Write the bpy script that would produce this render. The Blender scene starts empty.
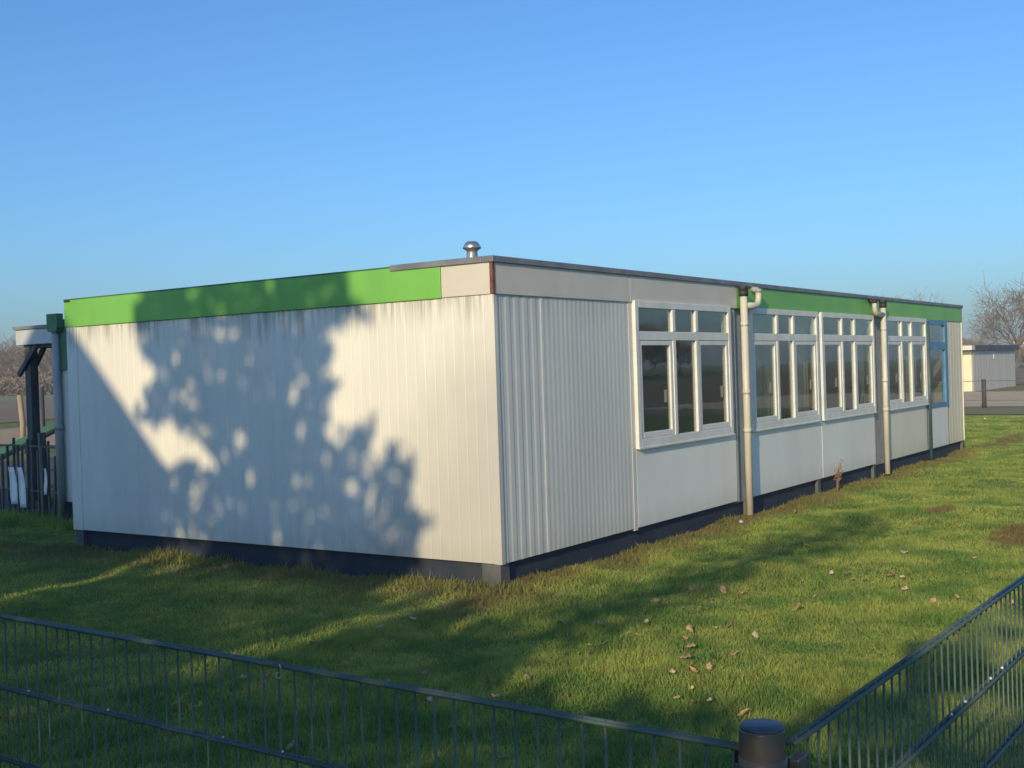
import bpy, math, random
import numpy as np
from mathutils import Vector, Matrix
R = math.radians
random.seed(7); rng = np.random.default_rng(7)
scn = bpy.context.scene
COL = scn.collection

# ------------------------------------------------------------------ helpers
class MB:
    """collects boxes, tubes and sheets into one mesh"""
    def __init__(s): s.v = []; s.f = []
    def box(s, x0, x1, y0, y1, z0, z1):
        n = len(s.v)
        s.v += [(x0,y0,z0),(x1,y0,z0),(x1,y1,z0),(x0,y1,z0),(x0,y0,z1),(x1,y0,z1),(x1,y1,z1),(x0,y1,z1)]
        s.f += [tuple(n+i for i in q) for q in ((0,3,2,1),(4,5,6,7),(0,1,5,4),(1,2,6,5),(2,3,7,6),(3,0,4,7))]
        return s
    def tube(s, pts, rad, n=8, cap=True):
        pts = [Vector(p) for p in pts]
        if not hasattr(rad, '__len__'): rad = [rad]*len(pts)
        base = len(s.v)
        prev = None
        for i, p in enumerate(pts):
            t = (pts[min(i+1, len(pts)-1)] - pts[max(i-1, 0)]).normalized()
            if prev is None:
                a = Vector((0,0,1)) if abs(t.z) < .9 else Vector((1,0,0))
            else: a = prev
            u = (a - t*a.dot(t)).normalized(); prev = u
            w = t.cross(u)
            for k in range(n):
                an = 2*math.pi*k/n
                q = p + (u*math.cos(an) + w*math.sin(an))*rad[i]
                s.v.append(tuple(q))
        for i in range(len(pts)-1):
            for k in range(n):
                a = base+i*n+k; b = base+i*n+(k+1) % n
                s.f.append((a, b, b+n, a+n))
        if cap:
            s.f.append(tuple(base+k for k in reversed(range(n))))
            e = base+(len(pts)-1)*n
            s.f.append(tuple(e+k for k in range(n)))
        return s
    def bar(s, a, b, w, h):
        """rectangular bar from a to b"""
        a = Vector(a); b = Vector(b); t = (b-a).normalized()
        up = Vector((0,0,1)) if abs(t.z) < .95 else Vector((1,0,0))
        u = t.cross(up).normalized()*w/2; v = u.cross(t).normalized()*h/2
        n = len(s.v)
        for p in (a, b):
            s.v += [tuple(p-u-v), tuple(p+u-v), tuple(p+u+v), tuple(p-u+v)]
        s.f += [tuple(n+i for i in q) for q in ((0,1,2,3),(7,6,5,4),(0,4,5,1),(1,5,6,2),(2,6,7,3),(3,7,4,0))]
        return s
    def lathe(s, c, prof, n=20):
        b = len(s.v)
        for r, z in prof:
            for k in range(n):
                a = 2*math.pi*k/n
                s.v.append((c[0]+r*math.cos(a), c[1]+r*math.sin(a), c[2]+z))
        for i in range(len(prof)-1):
            for k in range(n):
                p = b+i*n+k; q = b+i*n+(k+1) % n
                s.f.append((p, q, q+n, p+n))
        s.f.append(tuple(b+k for k in reversed(range(n))))
        s.f.append(tuple(b+(len(prof)-1)*n+k for k in range(n)))
        return s
    def sheet(s, prof, z0, z1, axis):
        """profile list (t, out) extruded in z; axis 'x': out is -y ; axis 'y': out is -x"""
        b = len(s.v)
        for t, o in prof:
            for z in (z0, z1):
                s.v.append((t, -o, z) if axis == 'x' else (-o, t, z))
        for i in range(len(prof)-1):
            a = b+2*i
            s.f.append((a, a+2, a+3, a+1) if axis == 'x' else (a, a+1, a+3, a+2))
        return s
    def poly(s, pts, d):
        """flat polygon extruded by vector d"""
        b = len(s.v); n = len(pts); d = Vector(d)
        s.v += [tuple(p) for p in pts] + [tuple(Vector(p)+d) for p in pts]
        s.f.append(tuple(b+i for i in range(n))); s.f.append(tuple(b+n+i for i in reversed(range(n))))
        for i in range(n):
            j = (i+1) % n
            s.f.append((b+i, b+n+i, b+n+j, b+j))
        return s
    def build(s, name, mat, parent=None, smooth=False, bevel=0, solid=0):
        me = bpy.data.meshes.new(name); me.from_pydata(s.v, [], s.f); me.update()
        if mat: me.materials.append(mat)
        if smooth: me.shade_smooth()
        o = bpy.data.objects.new(name, me); COL.objects.link(o)
        if parent: o.parent = parent
        if solid:
            m = o.modifiers.new('solid', 'SOLIDIFY'); m.thickness = solid; m.offset = 0
        if bevel:
            m = o.modifiers.new('bevel', 'BEVEL'); m.width = bevel; m.segments = 2; m.limit_method = 'ANGLE'
        return o

def tag(o, label, cat, group=None):
    o['label'] = label; o['category'] = cat
    if group: o['group'] = group
    return o
def thing(name, label, cat, loc=(0,0,0), group=None):
    o = bpy.data.objects.new(name, None); COL.objects.link(o); o.location = loc
    o.empty_display_size = .2
    return tag(o, label, cat, group)
def struct(o): o['kind'] = 'structure'; return o
def stuff(o): o['kind'] = 'stuff'; return o
def copy_tree(o, parent=None):
    c = o.copy(); COL.objects.link(c); c.parent = parent
    for ch in list(o.children): copy_tree(ch, c)
    return c

def np_mesh(name, verts, nper, mat, parent=None):
    """verts (N*nper,3): N separate polygons of nper corners"""
    verts = np.asarray(verts, dtype=np.float32); N = len(verts)//nper
    me = bpy.data.meshes.new(name)
    me.vertices.add(N*nper); me.vertices.foreach_set('co', verts.ravel())
    me.loops.add(N*nper); me.loops.foreach_set('vertex_index', np.arange(N*nper, dtype=np.int32))
    me.polygons.add(N)
    me.polygons.foreach_set('loop_start', np.arange(0, N*nper, nper, dtype=np.int32))
    me.update(calc_edges=True); me.validate()
    me.materials.append(mat)
    o = bpy.data.objects.new(name, me); COL.objects.link(o)
    if parent: o.parent = parent
    return o

# ------------------------------------------------------------------ materials
class NT:
    def __init__(s, name):
        s.m = bpy.data.materials.new(name); s.m.use_nodes = True
        s.t = s.m.node_tree; s.n = s.t.nodes; s.b = s.n['Principled BSDF']; s.out = s.n['Material Output']
        s.pos = s.n.new('ShaderNodeNewGeometry').outputs['Position']
    def link(s, a, b): s.t.links.new(a, b)
    def noise(s, scale, detail=4, stretch=None, rough=.55, src=None):
        n = s.n.new('ShaderNodeTexNoise'); n.inputs['Scale'].default_value = scale
        n.inputs['Detail'].default_value = detail; n.inputs['Roughness'].default_value = rough
        src = src or s.pos
        if stretch:
            mp = s.n.new('ShaderNodeMapping'); mp.inputs['Scale'].default_value = stretch
            s.link(src, mp.inputs['Vector']); s.link(mp.outputs[0], n.inputs['Vector'])
        else: s.link(src, n.inputs['Vector'])
        return n.outputs['Fac']
    def ramp(s, fac, a, b, lo=0., hi=1.):
        n = s.n.new('ShaderNodeMapRange'); n.inputs['From Min'].default_value = a; n.inputs['From Max'].default_value = b
        n.inputs['To Min'].default_value = lo; n.inputs['To Max'].default_value = hi; n.interpolation_type = 'SMOOTHSTEP'
        s.link(fac, n.inputs['Value']); return n.outputs[0]
    def math(s, op, a, b=None):
        n = s.n.new('ShaderNodeMath'); n.operation = op
        for i, q in enumerate((a, b)):
            if q is None: continue
            if isinstance(q, (int, float)): n.inputs[i].default_value = q
            else: s.link(q, n.inputs[i])
        return n.outputs[0]
    def mix(s, fac, a, b):
        n = s.n.new('ShaderNodeMix'); n.data_type = 'RGBA'
        for i, q in ((0, fac), (6, a), (7, b)):
            if isinstance(q, (int, float)): n.inputs[i].default_value = q
            elif isinstance(q, tuple): n.inputs[i].default_value = (*q, 1)
            else: s.link(q, n.inputs[i])
        return n.outputs[2]
    def xyz(s):
        n = s.n.new('ShaderNodeSeparateXYZ'); s.link(s.pos, n.inputs[0]); return n.outputs
    def base(s, c):
        if isinstance(c, tuple): s.b.inputs['Base Color'].default_value = (*c, 1)
        else: s.link(c, s.b.inputs['Base Color'])
    def bump(s, h, strength=.3, dist=.01):
        n = s.n.new('ShaderNodeBump'); n.inputs['Strength'].default_value = strength; n.inputs['Distance'].default_value = dist
        s.link(h, n.inputs['Height']); s.link(n.outputs[0], s.b.inputs['Normal'])
    def rough(s, r, spec=None):
        s.b.inputs['Roughness'].default_value = r
        if spec is not None: s.b.inputs['Specular IOR Level'].default_value = spec

def simple(name, c1, c2=None, scale=6, rough=.6, metal=0, bump=0, stretch=None, spec=None, lo=.35, hi=.65):
    t = NT(name); t.rough(rough, spec); t.b.inputs['Metallic'].default_value = metal
    if c2 is None: c2 = tuple(v*.8 for v in c1)
    f = t.noise(scale, 5, stretch)
    t.base(t.mix(t.ramp(f, lo, hi), c1, c2))
    if bump: t.bump(t.noise(scale*4, 4, stretch), bump, .01)
    return t.m

def cladding(name, clean, dirty, streak_amt, tint=None):
    """painted sheet cladding, rain streaks and algae below the fascia"""
    t = NT(name); t.rough(.42, .4)
    x, y, z = t.xyz()
    f = t.noise(1.3, 4, (1, 1, .35))
    fine = t.noise(9, 5, (1, 1, .09))
    c = t.mix(t.ramp(f, .3, .7), clean, tuple(v*.90 for v in clean))
    c = t.mix(t.math('MULTIPLY', t.ramp(fine, .45, .75), .35), c, dirty)
    # grime hanging from the top edge, length varying along the wall
    streak = t.noise(13, 4, (1, 1, .05), .6)
    drop = t.noise(1.1, 3, (1, 1, 0.02), .5)
    top = t.math('ADD', z, t.math('MULTIPLY', streak, .55))
    top = t.math('ADD', top, t.math('MULTIPLY', drop, .55))
    m = t.math('MULTIPLY', t.ramp(top, 2.66, 3.04), t.ramp(t.noise(17, 4, (1, 1, .06)), .34, .62))
    c = t.mix(t.math('MULTIPLY', m, streak_amt*.62), c, (.10, .10, .065))
    # greyer tone towards the lower part next to the corner
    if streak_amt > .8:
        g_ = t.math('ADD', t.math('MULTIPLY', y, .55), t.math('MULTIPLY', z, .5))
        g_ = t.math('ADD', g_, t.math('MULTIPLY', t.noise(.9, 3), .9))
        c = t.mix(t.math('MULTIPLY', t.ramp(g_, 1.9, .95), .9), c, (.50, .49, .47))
    # splash dirt near the ground
    low = t.ramp(t.math('ADD', z, t.math('MULTIPLY', t.noise(7, 4, (1, 1, .5)), .25)), .58, .28)
    c = t.mix(t.math('MULTIPLY', low, .22), c, (.30, .30, .22))
    t.base(c)
    t.bump(t.noise(1.6, 2, (1, 1, .5)), .12, .05)
    return t.m

M = {}
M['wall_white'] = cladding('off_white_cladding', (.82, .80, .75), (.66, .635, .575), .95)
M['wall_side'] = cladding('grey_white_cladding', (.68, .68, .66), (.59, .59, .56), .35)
M['panel'] = cladding('window_panel', (.83, .83, .80), (.76, .75, .71), .0)
M['panel_tan'] = cladding('beige_panel', (.80, .75, .64), (.70, .62, .47), .0)
M['panel_end'] = cladding('end_panel_beige', (.82, .73, .57), (.72, .60, .42), .1)
M['fascia_white'] = simple('fascia_white_board', (.66, .62, .56), (.60, .56, .50), 1.5, .5, bump=.05)
M['green'] = simple('green_fascia_paint', (.20, .50, .095), (.165, .43, .085), 1.3, .42, bump=.05, stretch=(1,1,.5))
M['dark_green'] = simple('dark_green_paint', (.07, .19, .10), (.05, .14, .08), 3, .45)
M['trim'] = simple('grey_roof_trim', (.22, .23, .26), (.15, .16, .19), 4, .5, .0)
M['roofing'] = simple('bitumen_roofing', (.06, .06, .065), (.10, .10, .10), 3, .9)
M['rust'] = simple('red_brown_edge', (.22, .085, .055), (.13, .05, .035), 20, .7)
M['plinth'] = simple('dark_plinth_board', (.018, .030, .056), (.03, .04, .058), 4, .7, bump=.1)
M['post_grey'] = simple('grey_support_post', (.115, .12, .13), (.08, .085, .09), 9, .7)
M['frame'] = simple('white_window_paint', (.74, .73, .70), (.66, .65, .61), 5, .4, bump=.04)
M['joint'] = simple('grey_joint_strip', (.36, .36, .35), (.29, .29, .28), 6, .6)
M['pipe'] = simple('cream_pipe_plastic', (.62, .59, .51), (.53, .49, .41), 5, .4, stretch=(1,1,.3))
M['pipe_grey'] = simple('grey_pipe_plastic', (.36, .38, .38), (.30, .32, .32), 5, .45, stretch=(1,1,.3))
M['dark'] = simple('black_collar', (.02, .02, .024), (.035, .033, .035), 10, .6)
M['blue'] = simple('blue_door_paint', (.09, .25, .46), (.07, .19, .36), 4, .4)
M['teal'] = simple('dark_teal_pipe', (.06, .11, .12), (.045, .08, .09), 4, .5)
M['steel'] = simple('galvanised_steel', (.62, .62, .60), (.48, .48, .47), 14, .32, .85)
M['inner'] = simple('inner_plaster', (.62, .63, .56), (.55, .56, .50), 2, .8)
M['inner_floor'] = simple('inner_lino', (.16, .15, .13), (.13, .12, .11), 2, .6)
M['curtain_green'] = simple('pale_green_cloth', (.42, .48, .36), (.35, .40, .29), 7, .9, stretch=(1,1,.2))
M['curtain_beige'] = simple('beige_cloth', (.62, .54, .40), (.52, .45, .33), 7, .9, stretch=(1,1,.2))
M['wire'] = simple('green_fence_coating', (.105, .150, .125), (.075, .112, .095), 9, .5, spec=.35)
M['post_cap'] = simple('dark_fence_post_coating', (.072, .066, .060), (.095, .082, .07), 22, .42, bump=.05)
M['cap_top'] = simple('weathered_post_cap', (.085, .10, .125), (.05, .06, .08), 25, .5)
M['drop'] = simple('pale_dropping', (.75, .76, .74), (.6, .6, .58), 60, .3)
M['string'] = simple('pale_string', (.55, .50, .36), (.42, .38, .26), 80, .9)
M['timber'] = simple('weathered_dark_timber', (.10, .105, .11), (.06, .062, .066), 8, .8, stretch=(1,1,.15), bump=.2)
M['paling'] = simple('grey_brown_paling', (.17, .155, .14), (.11, .10, .09), 9, .85, stretch=(1,1,.2))
M['timber_light'] = simple('pale_timber', (.36, .29, .20), (.26, .20, .14), 8, .8, stretch=(1,1,.15))
M['canopy'] = simple('canopy_white_board', (.52, .55, .58), (.46, .48, .50), 3, .55)
M['slide'] = simple('turquoise_slide_plastic', (.007, .095, .075), (.006, .07, .058), 3, .3)
M['bag'] = simple('white_sheet_plastic', (.84, .85, .87), (.76, .77, .80), 10, .5)
M['yellow'] = simple('yellow_plastic', (.62, .55, .12), (.5, .42, .1), 10, .5)
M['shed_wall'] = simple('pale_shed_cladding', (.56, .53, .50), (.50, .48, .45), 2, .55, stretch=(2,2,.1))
M['shed_lit'] = simple('sunlit_shed_end', (.72, .68, .48), (.66, .61, .42), 2, .55)  # warm sunlight put into the colour of the end facing the sun
M['shed_roof'] = simple('blue_grey_roof', (.075, .095, .14), (.06, .075, .11), 2, .6)
M['brick'] = simple('brown_brick', (.20, .15, .115), (.15, .115, .085), 6, .85)
M['tile'] = simple('brown_roof_tile', (.27, .195, .135), (.21, .15, .11), 2, .85)
M['bark'] = simple('grey_brown_bark', (.19, .155, .115), (.115, .095, .07), 5, .9, stretch=(1,1,.3))
M['twig'] = simple('brown_twig', (.21, .165, .125), (.15, .115, .085), 3, .9)
M['twig_wood'] = simple('reddish_brown_twig', (.26, .19, .125), (.17, .125, .085), .5, .9)
M['twig_pale'] = simple('pale_far_twig', (.30, .25, .21), (.24, .20, .17), 1, .9)
M['foliage'] = simple('dark_green_leaf', (.045, .085, .022), (.085, .10, .03), 2.5, .55)
M['dry_leaf'] = simple('tan_dead_leaf', (.46, .32, .18), (.30, .19, .10), 60, .75)
M['pale_leaf'] = simple('bleached_dead_leaf', (.58, .49, .34), (.42, .33, .21), 60, .75)
M['weed'] = simple('dry_weed_stalk', (.36, .21, .12), (.26, .15, .08), 30, .85)
M['stone'] = simple('white_stone', (.5, .49, .45), (.38, .37, .33), 30, .8)
M['wood_dark'] = simple('dark_stake', (.03, .04, .036), (.045, .05, .045), 10, .8)
M['post_field'] = simple('field_post_wood', (.07, .07, .065), (.05, .05, .045), 10, .85)
M['road'] = simple('gravel_road', (.48, .35, .22), (.56, .42, .27), .8, .95)
M['soil'] = simple('brown_soil', (.17, .118, .066), (.23, .165, .09), .35, .95)
M['field_grass'] = simple('far_grass', (.15, .17, .04), (.20, .20, .06), .12, .95)
M['dry_grass'] = simple('dry_verge', (.22, .18, .085), (.15, .155, .045), .5, .95)
M['sand'] = simple('orange_sand', (.42, .30, .18), (.34, .23, .13), 1.2, .95)
M['paving'] = simple('dark_playground_paving', (.05, .052, .055), (.07, .07, .072), 1.5, .9)

def glass_mat():
    t = NT('window_glass'); t.n.remove(t.b)
    lw_ = t.n.new('ShaderNodeLayerWeight'); lw_.inputs['Blend'].default_value = .5
    fac = t.math('ADD', t.math('MULTIPLY', t.math('POWER', lw_.outputs['Facing'], 4.2), .9), .085)
    gl = t.n.new('ShaderNodeBsdfGlossy'); gl.inputs['Roughness'].default_value = .012
    gl.inputs['Color'].default_value = (.92, .95, .97, 1)
    bp = t.n.new('ShaderNodeBump'); bp.inputs['Strength'].default_value = .02; bp.inputs['Distance'].default_value = .05
    t.link(t.noise(2.2, 2), bp.inputs['Height']); t.link(bp.outputs[0], gl.inputs['Normal'])
    tr = t.n.new('ShaderNodeBsdfTransparent'); tr.inputs['Color'].default_value = (.86, .89, .87, 1)
    mx = t.n.new('ShaderNodeMixShader')
    t.link(fac, mx.inputs[0]); t.link(tr.outputs[0], mx.inputs[1]); t.link(gl.outputs[0], mx.inputs[2])
    t.link(mx.outputs[0], t.out.inputs['Surface'])
    return t.m
M['glass'] = glass_mat()

def patch(t, cx, cy, rx, ry):
    x, y, z = t.xyz()
    a = t.math('POWER', t.math('DIVIDE', t.math('SUBTRACT', x, cx), rx), 2)
    b = t.math('POWER', t.math('DIVIDE', t.math('SUBTRACT', y, cy), ry), 2)
    d = t.math('ADD', t.math('ADD', a, b), t.math('MULTIPLY', t.noise(2.5, 4), 1.6))
    return t.ramp(d, 2.0, 1.1)
def dry_mask(t):
    """worn, dry strip along the foot of the walls and a bare patch in the lawn"""
    x, y, z = t.xyz()
    n = t.math('MULTIPLY', t.noise(1.4, 4), 1.3)
    m1 = t.math('MULTIPLY', t.ramp(t.math('ADD', t.math('MULTIPLY', y, -1.), n), 1.35, .75), t.ramp(y, .2, -.05))
    m2 = t.math('MULTIPLY', t.ramp(t.math('ADD', t.math('MULTIPLY', x, -.8), n), 1.5, .8), t.ramp(x, .2, -.05))
    m1 = t.math('MULTIPLY', m1, t.ramp(x, -1.6, -.4)); m2 = t.math('MULTIPLY', m2, t.ramp(y, -1.2, -.2))
    m = t.math('MAXIMUM', t.math('MULTIPLY', m1, .75), t.math('MULTIPLY', m2, .6))
    return m
def grass_mat(name, blade):
    t = NT(name); t.rough(.55 if blade else .9, .25)
    big = t.noise(1.5, 5, None, .65); mid = t.noise(4.5, 4)
    g1, g2 = (.160, .300, .075), (.44, .50, .125)
    if not blade: g1, g2 = (.090, .150, .036), (.190, .215, .050)
    c = t.mix(t.ramp(big, .36, .64), g1, g2)
    c = t.mix(t.math('MULTIPLY', t.ramp(mid, .50, .74), .5), c, (.27, .255, .085) if blade else (.16, .145, .055))
    c = t.mix(dry_mask(t), c, (.25, .19, .095) if blade else (.15, .105, .06))
    pm = t.math('MAXIMUM', patch(t, 4.6, -3.05, .75, .30), patch(t, 6.1, -1.9, .5, .18))
    c = t.mix(t.math('MULTIPLY', pm, .85), c, (.24, .165, .085))
    if blade:
        ob = t.n.new('ShaderNodeTexWhiteNoise'); ob.noise_dimensions = '3D'
        sn = t.n.new('ShaderNodeVectorMath'); sn.operation = 'SNAP'; sn.inputs[1].default_value = (.012, .012, 5)
        t.link(t.pos, sn.inputs[0]); t.link(sn.outputs[0], ob.inputs['Vector'])
        c = t.mix(t.math('MULTIPLY', t.ramp(ob.outputs['Value'], .8, 1.), .7), c, (.26, .22, .09))
        t.b.inputs['Subsurface Weight'].default_value = 0
        # thin leaves let some light through
        tl = t.n.new('ShaderNodeBsdfTranslucent'); t.link(c, tl.inputs['Color'])
        mx = t.n.new('ShaderNodeMixShader'); mx.inputs[0].default_value = .45
        t.link(t.b.outputs[0], mx.inputs[1]); t.link(tl.outputs[0], mx.inputs[2]); t.link(mx.outputs[0], t.out.inputs['Surface'])
    else:
        t.bump(t.noise(38, 5), .8, .03)
    t.base(c)
    return t.m
M['ground'] = grass_mat('lawn_soil', False)
M['grass'] = grass_mat('grass_blade', True)

# ------------------------------------------------------------------ camera (solved from the building's edges)
f_px, CX, CY, CZ, yaw, pitch, roll = 1171.72, -7.7739, -5.5405, 1.7851, .60525, -.01199, -.03233
C = Vector((CX, CY, CZ))
F = Vector((math.cos(yaw)*math.cos(pitch), math.sin(yaw)*math.cos(pitch), math.sin(pitch)))
Rt = Vector((math.sin(yaw), -math.cos(yaw), 0)); Up = Rt.cross(F)
Rc = Rt*math.cos(roll) + Up*math.sin(roll); Uc = Up*math.cos(roll) - Rt*math.sin(roll)
cam_d = bpy.data.cameras.new('camera'); cam = bpy.data.objects.new('camera', cam_d); COL.objects.link(cam)
m = Matrix((Rc, Uc, -F)).transposed().to_4x4(); m.translation = C
cam.matrix_world = m
cam_d.sensor_width = 36; cam_d.lens = f_px/1024*36; cam_d.clip_start = .05; cam_d.clip_end = 3000
scn.camera = cam

# ------------------------------------------------------------------ light
SKY_TINT, SKY_ST = (.43, .595, .73), .15
SUN_EL, SUN_AZ = R(19), R(14)          # rays travel towards +X, turned slightly to +Y
sd = Vector((math.cos(SUN_EL)*math.cos(SUN_AZ), math.cos(SUN_EL)*math.sin(SUN_AZ), -math.sin(SUN_EL)))
sl = bpy.data.lights.new('sun', 'SUN'); sl.energy = 2.55; sl.angle = R(.53); sl.color = (1, .80, .46)
so = bpy.data.objects.new('sun', sl); COL.objects.link(so); so.rotation_euler = sd.to_track_quat('-Z', 'Y').to_euler()
w = bpy.data.worlds.new('World'); scn.world = w; w.use_nodes = True
nt = w.node_tree; bg = nt.nodes['Background']
sky = nt.nodes.new('ShaderNodeTexSky'); sky.sky_type = 'NISHITA'; sky.sun_disc = False
sky.sun_elevation = SUN_EL; sky.sun_rotation = math.atan2(-sd.x, -sd.y)
sky.air_density = 1.1; sky.dust_density = 1.5; sky.ozone_density = 5.0; sky.altitude = 0
tn = nt.nodes.new('ShaderNodeMix'); tn.data_type = 'RGBA'; tn.blend_type = 'MULTIPLY'; tn.inputs[0].default_value = 1
tn.inputs[7].default_value = (*SKY_TINT, 1)
nt.links.new(sky.outputs[0], tn.inputs[6]); nt.links.new(tn.outputs[2], bg.inputs['Color']); bg.inputs['Strength'].default_value = SKY_ST
vs = scn.view_settings
vs.view_transform = 'Standard'; vs.look = 'None'; vs.exposure = .68; vs.gamma = 1; vs.use_curve_mapping = False

# ------------------------------------------------------------------ ground
def hgt(x, y):
    """small unevenness of the lawn, flat away from the plot"""
    x = np.asarray(x, dtype=float); y = np.asarray(y, dtype=float)
    b = .018*np.sin(x*1.7+.6)*np.cos(y*1.3) + .012*np.sin(x*3.1+y*2.3) + .008*np.sin(x*6.3-y*5.1)
    fade = np.clip((32-np.hypot(x-2, y-2))/10, 0, 1)
    return b*fade - .012
def axis(a, b, step):
    near = np.arange(a, b+1e-6, step); far = np.array([2, 5, 10, 20, 40, 90, 200, 450, 900.])
    return np.concatenate([a-far[::-1], near, b+far])
gx, gy = axis(-14, 24, .25), axis(-14, 20, .25)
GX, GY = np.meshgrid(gx, gy, indexing='ij'); GZ = hgt(GX, GY)
V = np.stack([GX, GY, GZ], -1).reshape(-1, 3)
ny = len(gy)
idx = (np.arange(len(gx)-1)[:, None]*ny + np.arange(ny-1)[None, :]).ravel()
faces = np.stack([idx, idx+ny, idx+ny+1, idx+1], -1)
me = bpy.data.meshes.new('lawn'); me.from_pydata(V.tolist(), [], faces.tolist()); me.shade_smooth(); me.materials.append(M['ground'])
lawn = struct(bpy.data.objects.new('lawn', me)); COL.objects.link(lawn)

def flat(name, pts, z, mat, d=.03):
    b = MB(); b.v = [(x, y, z) for x, y in pts]; b.f = [tuple(range(len(pts)))]
    return struct(b.build(name, mat))
flat('verge', [(28.3,-90),(33.5,-90),(35.5,90),(29.6,90)], .004, M['dry_grass'])
flat('gravel_road', [(33.5,-120),(50,-120),(53.5,120),(35.5,120)], .008, M['road'])
flat('field_edge', [(50,-120),(58,-120),(62,120),(53.5,120)], .012, M['dry_grass'])
flat('ploughed_field', [(62,-30),(165,-60),(165,150),(70,60)], .016, M['soil'])
flat('pasture', [(165,-120),(420,-200),(420,300),(165,180)], .02, M['field_grass'])
flat('ploughed_field', [(14,44),(75,62),(98,148),(40,100)], .018, M['soil'])
flat('pasture', [(45,104),(110,150),(260,420),(120,420)], .022, M['field_grass'])
flat('ploughed_field', [(-30,-16),(120,-20),(140,-70),(-30,-60)], .024, M['soil'])
flat('sand_pit', [(12.5,22),(26,30),(30,44),(13,36)], .028, M['sand'])
flat('playground', [(1.75,8.6),(10,8.6),(14,20),(2.2,20)], .02, M['paving'])

# ------------------------------------------------------------------ grass blades
def blades(n, xr, yr, hmin, hmax, keep, wid=(.0022, .0042)):
    x = rng.uniform(*xr, n); y = rng.uniform(*yr, n)
    k = keep(x, y) & ~((x > .03) & (x < 15.05) & (y > .03) & (y < 8.05) & ((y < 5.7) | (x > 1.45)))
    x, y = x[k], y[k]; n = len(x)
    d = np.hypot(x-CX, y-CY)
    z = hgt(x, y) - .004
    h = rng.uniform(hmin, hmax, n)*(1 + .35*np.sin(x*2.1+y*1.1)*np.sin(y*2.7-x*.6)+.25*np.sin(x*9+y*5)*np.sin(y*11-x*4)); a = rng.uniform(0, 2*np.pi, n)
    wd = rng.uniform(*wid, n)*(1+d/12); ln = rng.uniform(.1, .9, n)*h; la = rng.uniform(0, 2*np.pi, n)
    v = np.empty((n, 3, 3))
    v[:, 0] = np.stack([x-np.cos(a)*wd, y-np.sin(a)*wd, z], -1)
    v[:, 1] = np.stack([x+np.cos(a)*wd, y+np.sin(a)*wd, z], -1)
    v[:, 2] = np.stack([x+np.cos(la)*ln, y+np.sin(la)*ln, z+h], -1)
    return v.reshape(-1, 3)
def fall(d0, p):
    return lambda x, y: rng.uniform(0, 1, len(x)) < np.minimum(1, (d0/np.maximum(np.hypot(x-CX, y-CY), .1))**p)
near = lambda x, y: (np.hypot(x-CX, y-CY) > 1.2) & fall(6.5, 1.5)(x, y)
g = [blades(1000000, (-7.5, 8), (-5.6, 0.05), .016, .046, near),
     blades(560000, (-7.5, 1.6), (-.2, 11), .016, .046, near),
     blades(900000, (8, 28.2), (-3.8, 9), .02, .045, fall(11, 1.0))]
# rough uncut grass along the feet of the walls
def along_x(x, y): return rng.uniform(0, 1, len(x)) < np.clip((np.sin(x*2.3)+np.sin(x*5.7+1)*.8+1.2)/2, .08, 1)*np.clip(1.2+y*2.2, 0, 1)
def along_y(x, y): return rng.uniform(0, 1, len(x)) < np.clip((np.sin(y*2.9+2)+np.sin(y*6.1)*.8+1.0)/2, .08, 1)*np.clip(1.2+x*2.6, 0, 1)
g += [blades(15000, (0, 15.3), (-.55, .04), .02, .068, along_x, (.0025, .005)),
      blades(11000, (-.45, .04), (-.3, 6.0), .035, .10, along_y, (.0025, .005)),
      blades(2500, (.9, 1.6), (5.8, 9.5), .08, .18, lambda x, y: x == x, (.003, .005))]
stuff(np_mesh('grass', np.concatenate(g), 3, M['grass']))['label'] = 'short green lawn grass with longer tufts at the wall'

# ------------------------------------------------------------------ the classroom building
L, W, ZB, ZF, ZT = 15.06, 5.716, .20, 2.409, 2.72
bd = thing('classroom_building', 'long flat roofed prefabricated classroom with white walls, green fascia and a row of windows', 'building')

def prof(t0, t1, period, kind, depth):
    p = []; n = max(1, round((t1-t0)/period)); per = (t1-t0)/n
    for i in range(n):
        a = t0+i*per
        if kind == 'groove': p += [(a, .0), (a+per-.020, .0), (a+per-.013, -depth), (a+per-.006, -depth)]
        elif kind == 'trap': p += [(a, 0), (a+per*.42, 0), (a+per*.55, -depth), (a+per*.85, -depth)]
        else: p += [(a+per*q/6, -depth*.5*(1-math.cos(2*math.pi*q/6))) for q in range(6)]
    return p+[(t1, 0)]
# long blind wall towards the fence
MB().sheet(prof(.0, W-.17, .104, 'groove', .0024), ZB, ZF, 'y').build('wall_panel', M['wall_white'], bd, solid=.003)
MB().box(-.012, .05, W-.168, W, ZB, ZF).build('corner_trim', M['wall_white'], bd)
# side wall
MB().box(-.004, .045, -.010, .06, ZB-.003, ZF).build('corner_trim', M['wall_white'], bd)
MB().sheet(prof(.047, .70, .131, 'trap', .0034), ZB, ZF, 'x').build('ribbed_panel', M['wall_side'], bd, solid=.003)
MB().box(.70, .735, -.003, .03, ZB, ZF).build('joint_strip', M['frame'], bd)
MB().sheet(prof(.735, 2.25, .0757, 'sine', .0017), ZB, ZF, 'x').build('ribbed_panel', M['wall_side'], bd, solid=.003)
MB().box(2.25, 2.315, -.005, .04, ZB-.02, ZF-.002).build('joint_strip', M['wall_side'], bd)
WX = [2.323, 5.125, 7.495, 10.32]; WW = 2.247; ZWT, ZWB = 2.425, .969
for i, x in enumerate(WX):
    MB().box(x+.004, x+WW-.004+(.13 if i == 0 else (0.117 if i == 1 else 0)), -.004, .04, ZB, ZWB+.01).build('window_panel', M['panel_tan' if i == 3 else 'panel'], bd, bevel=.004)
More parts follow.
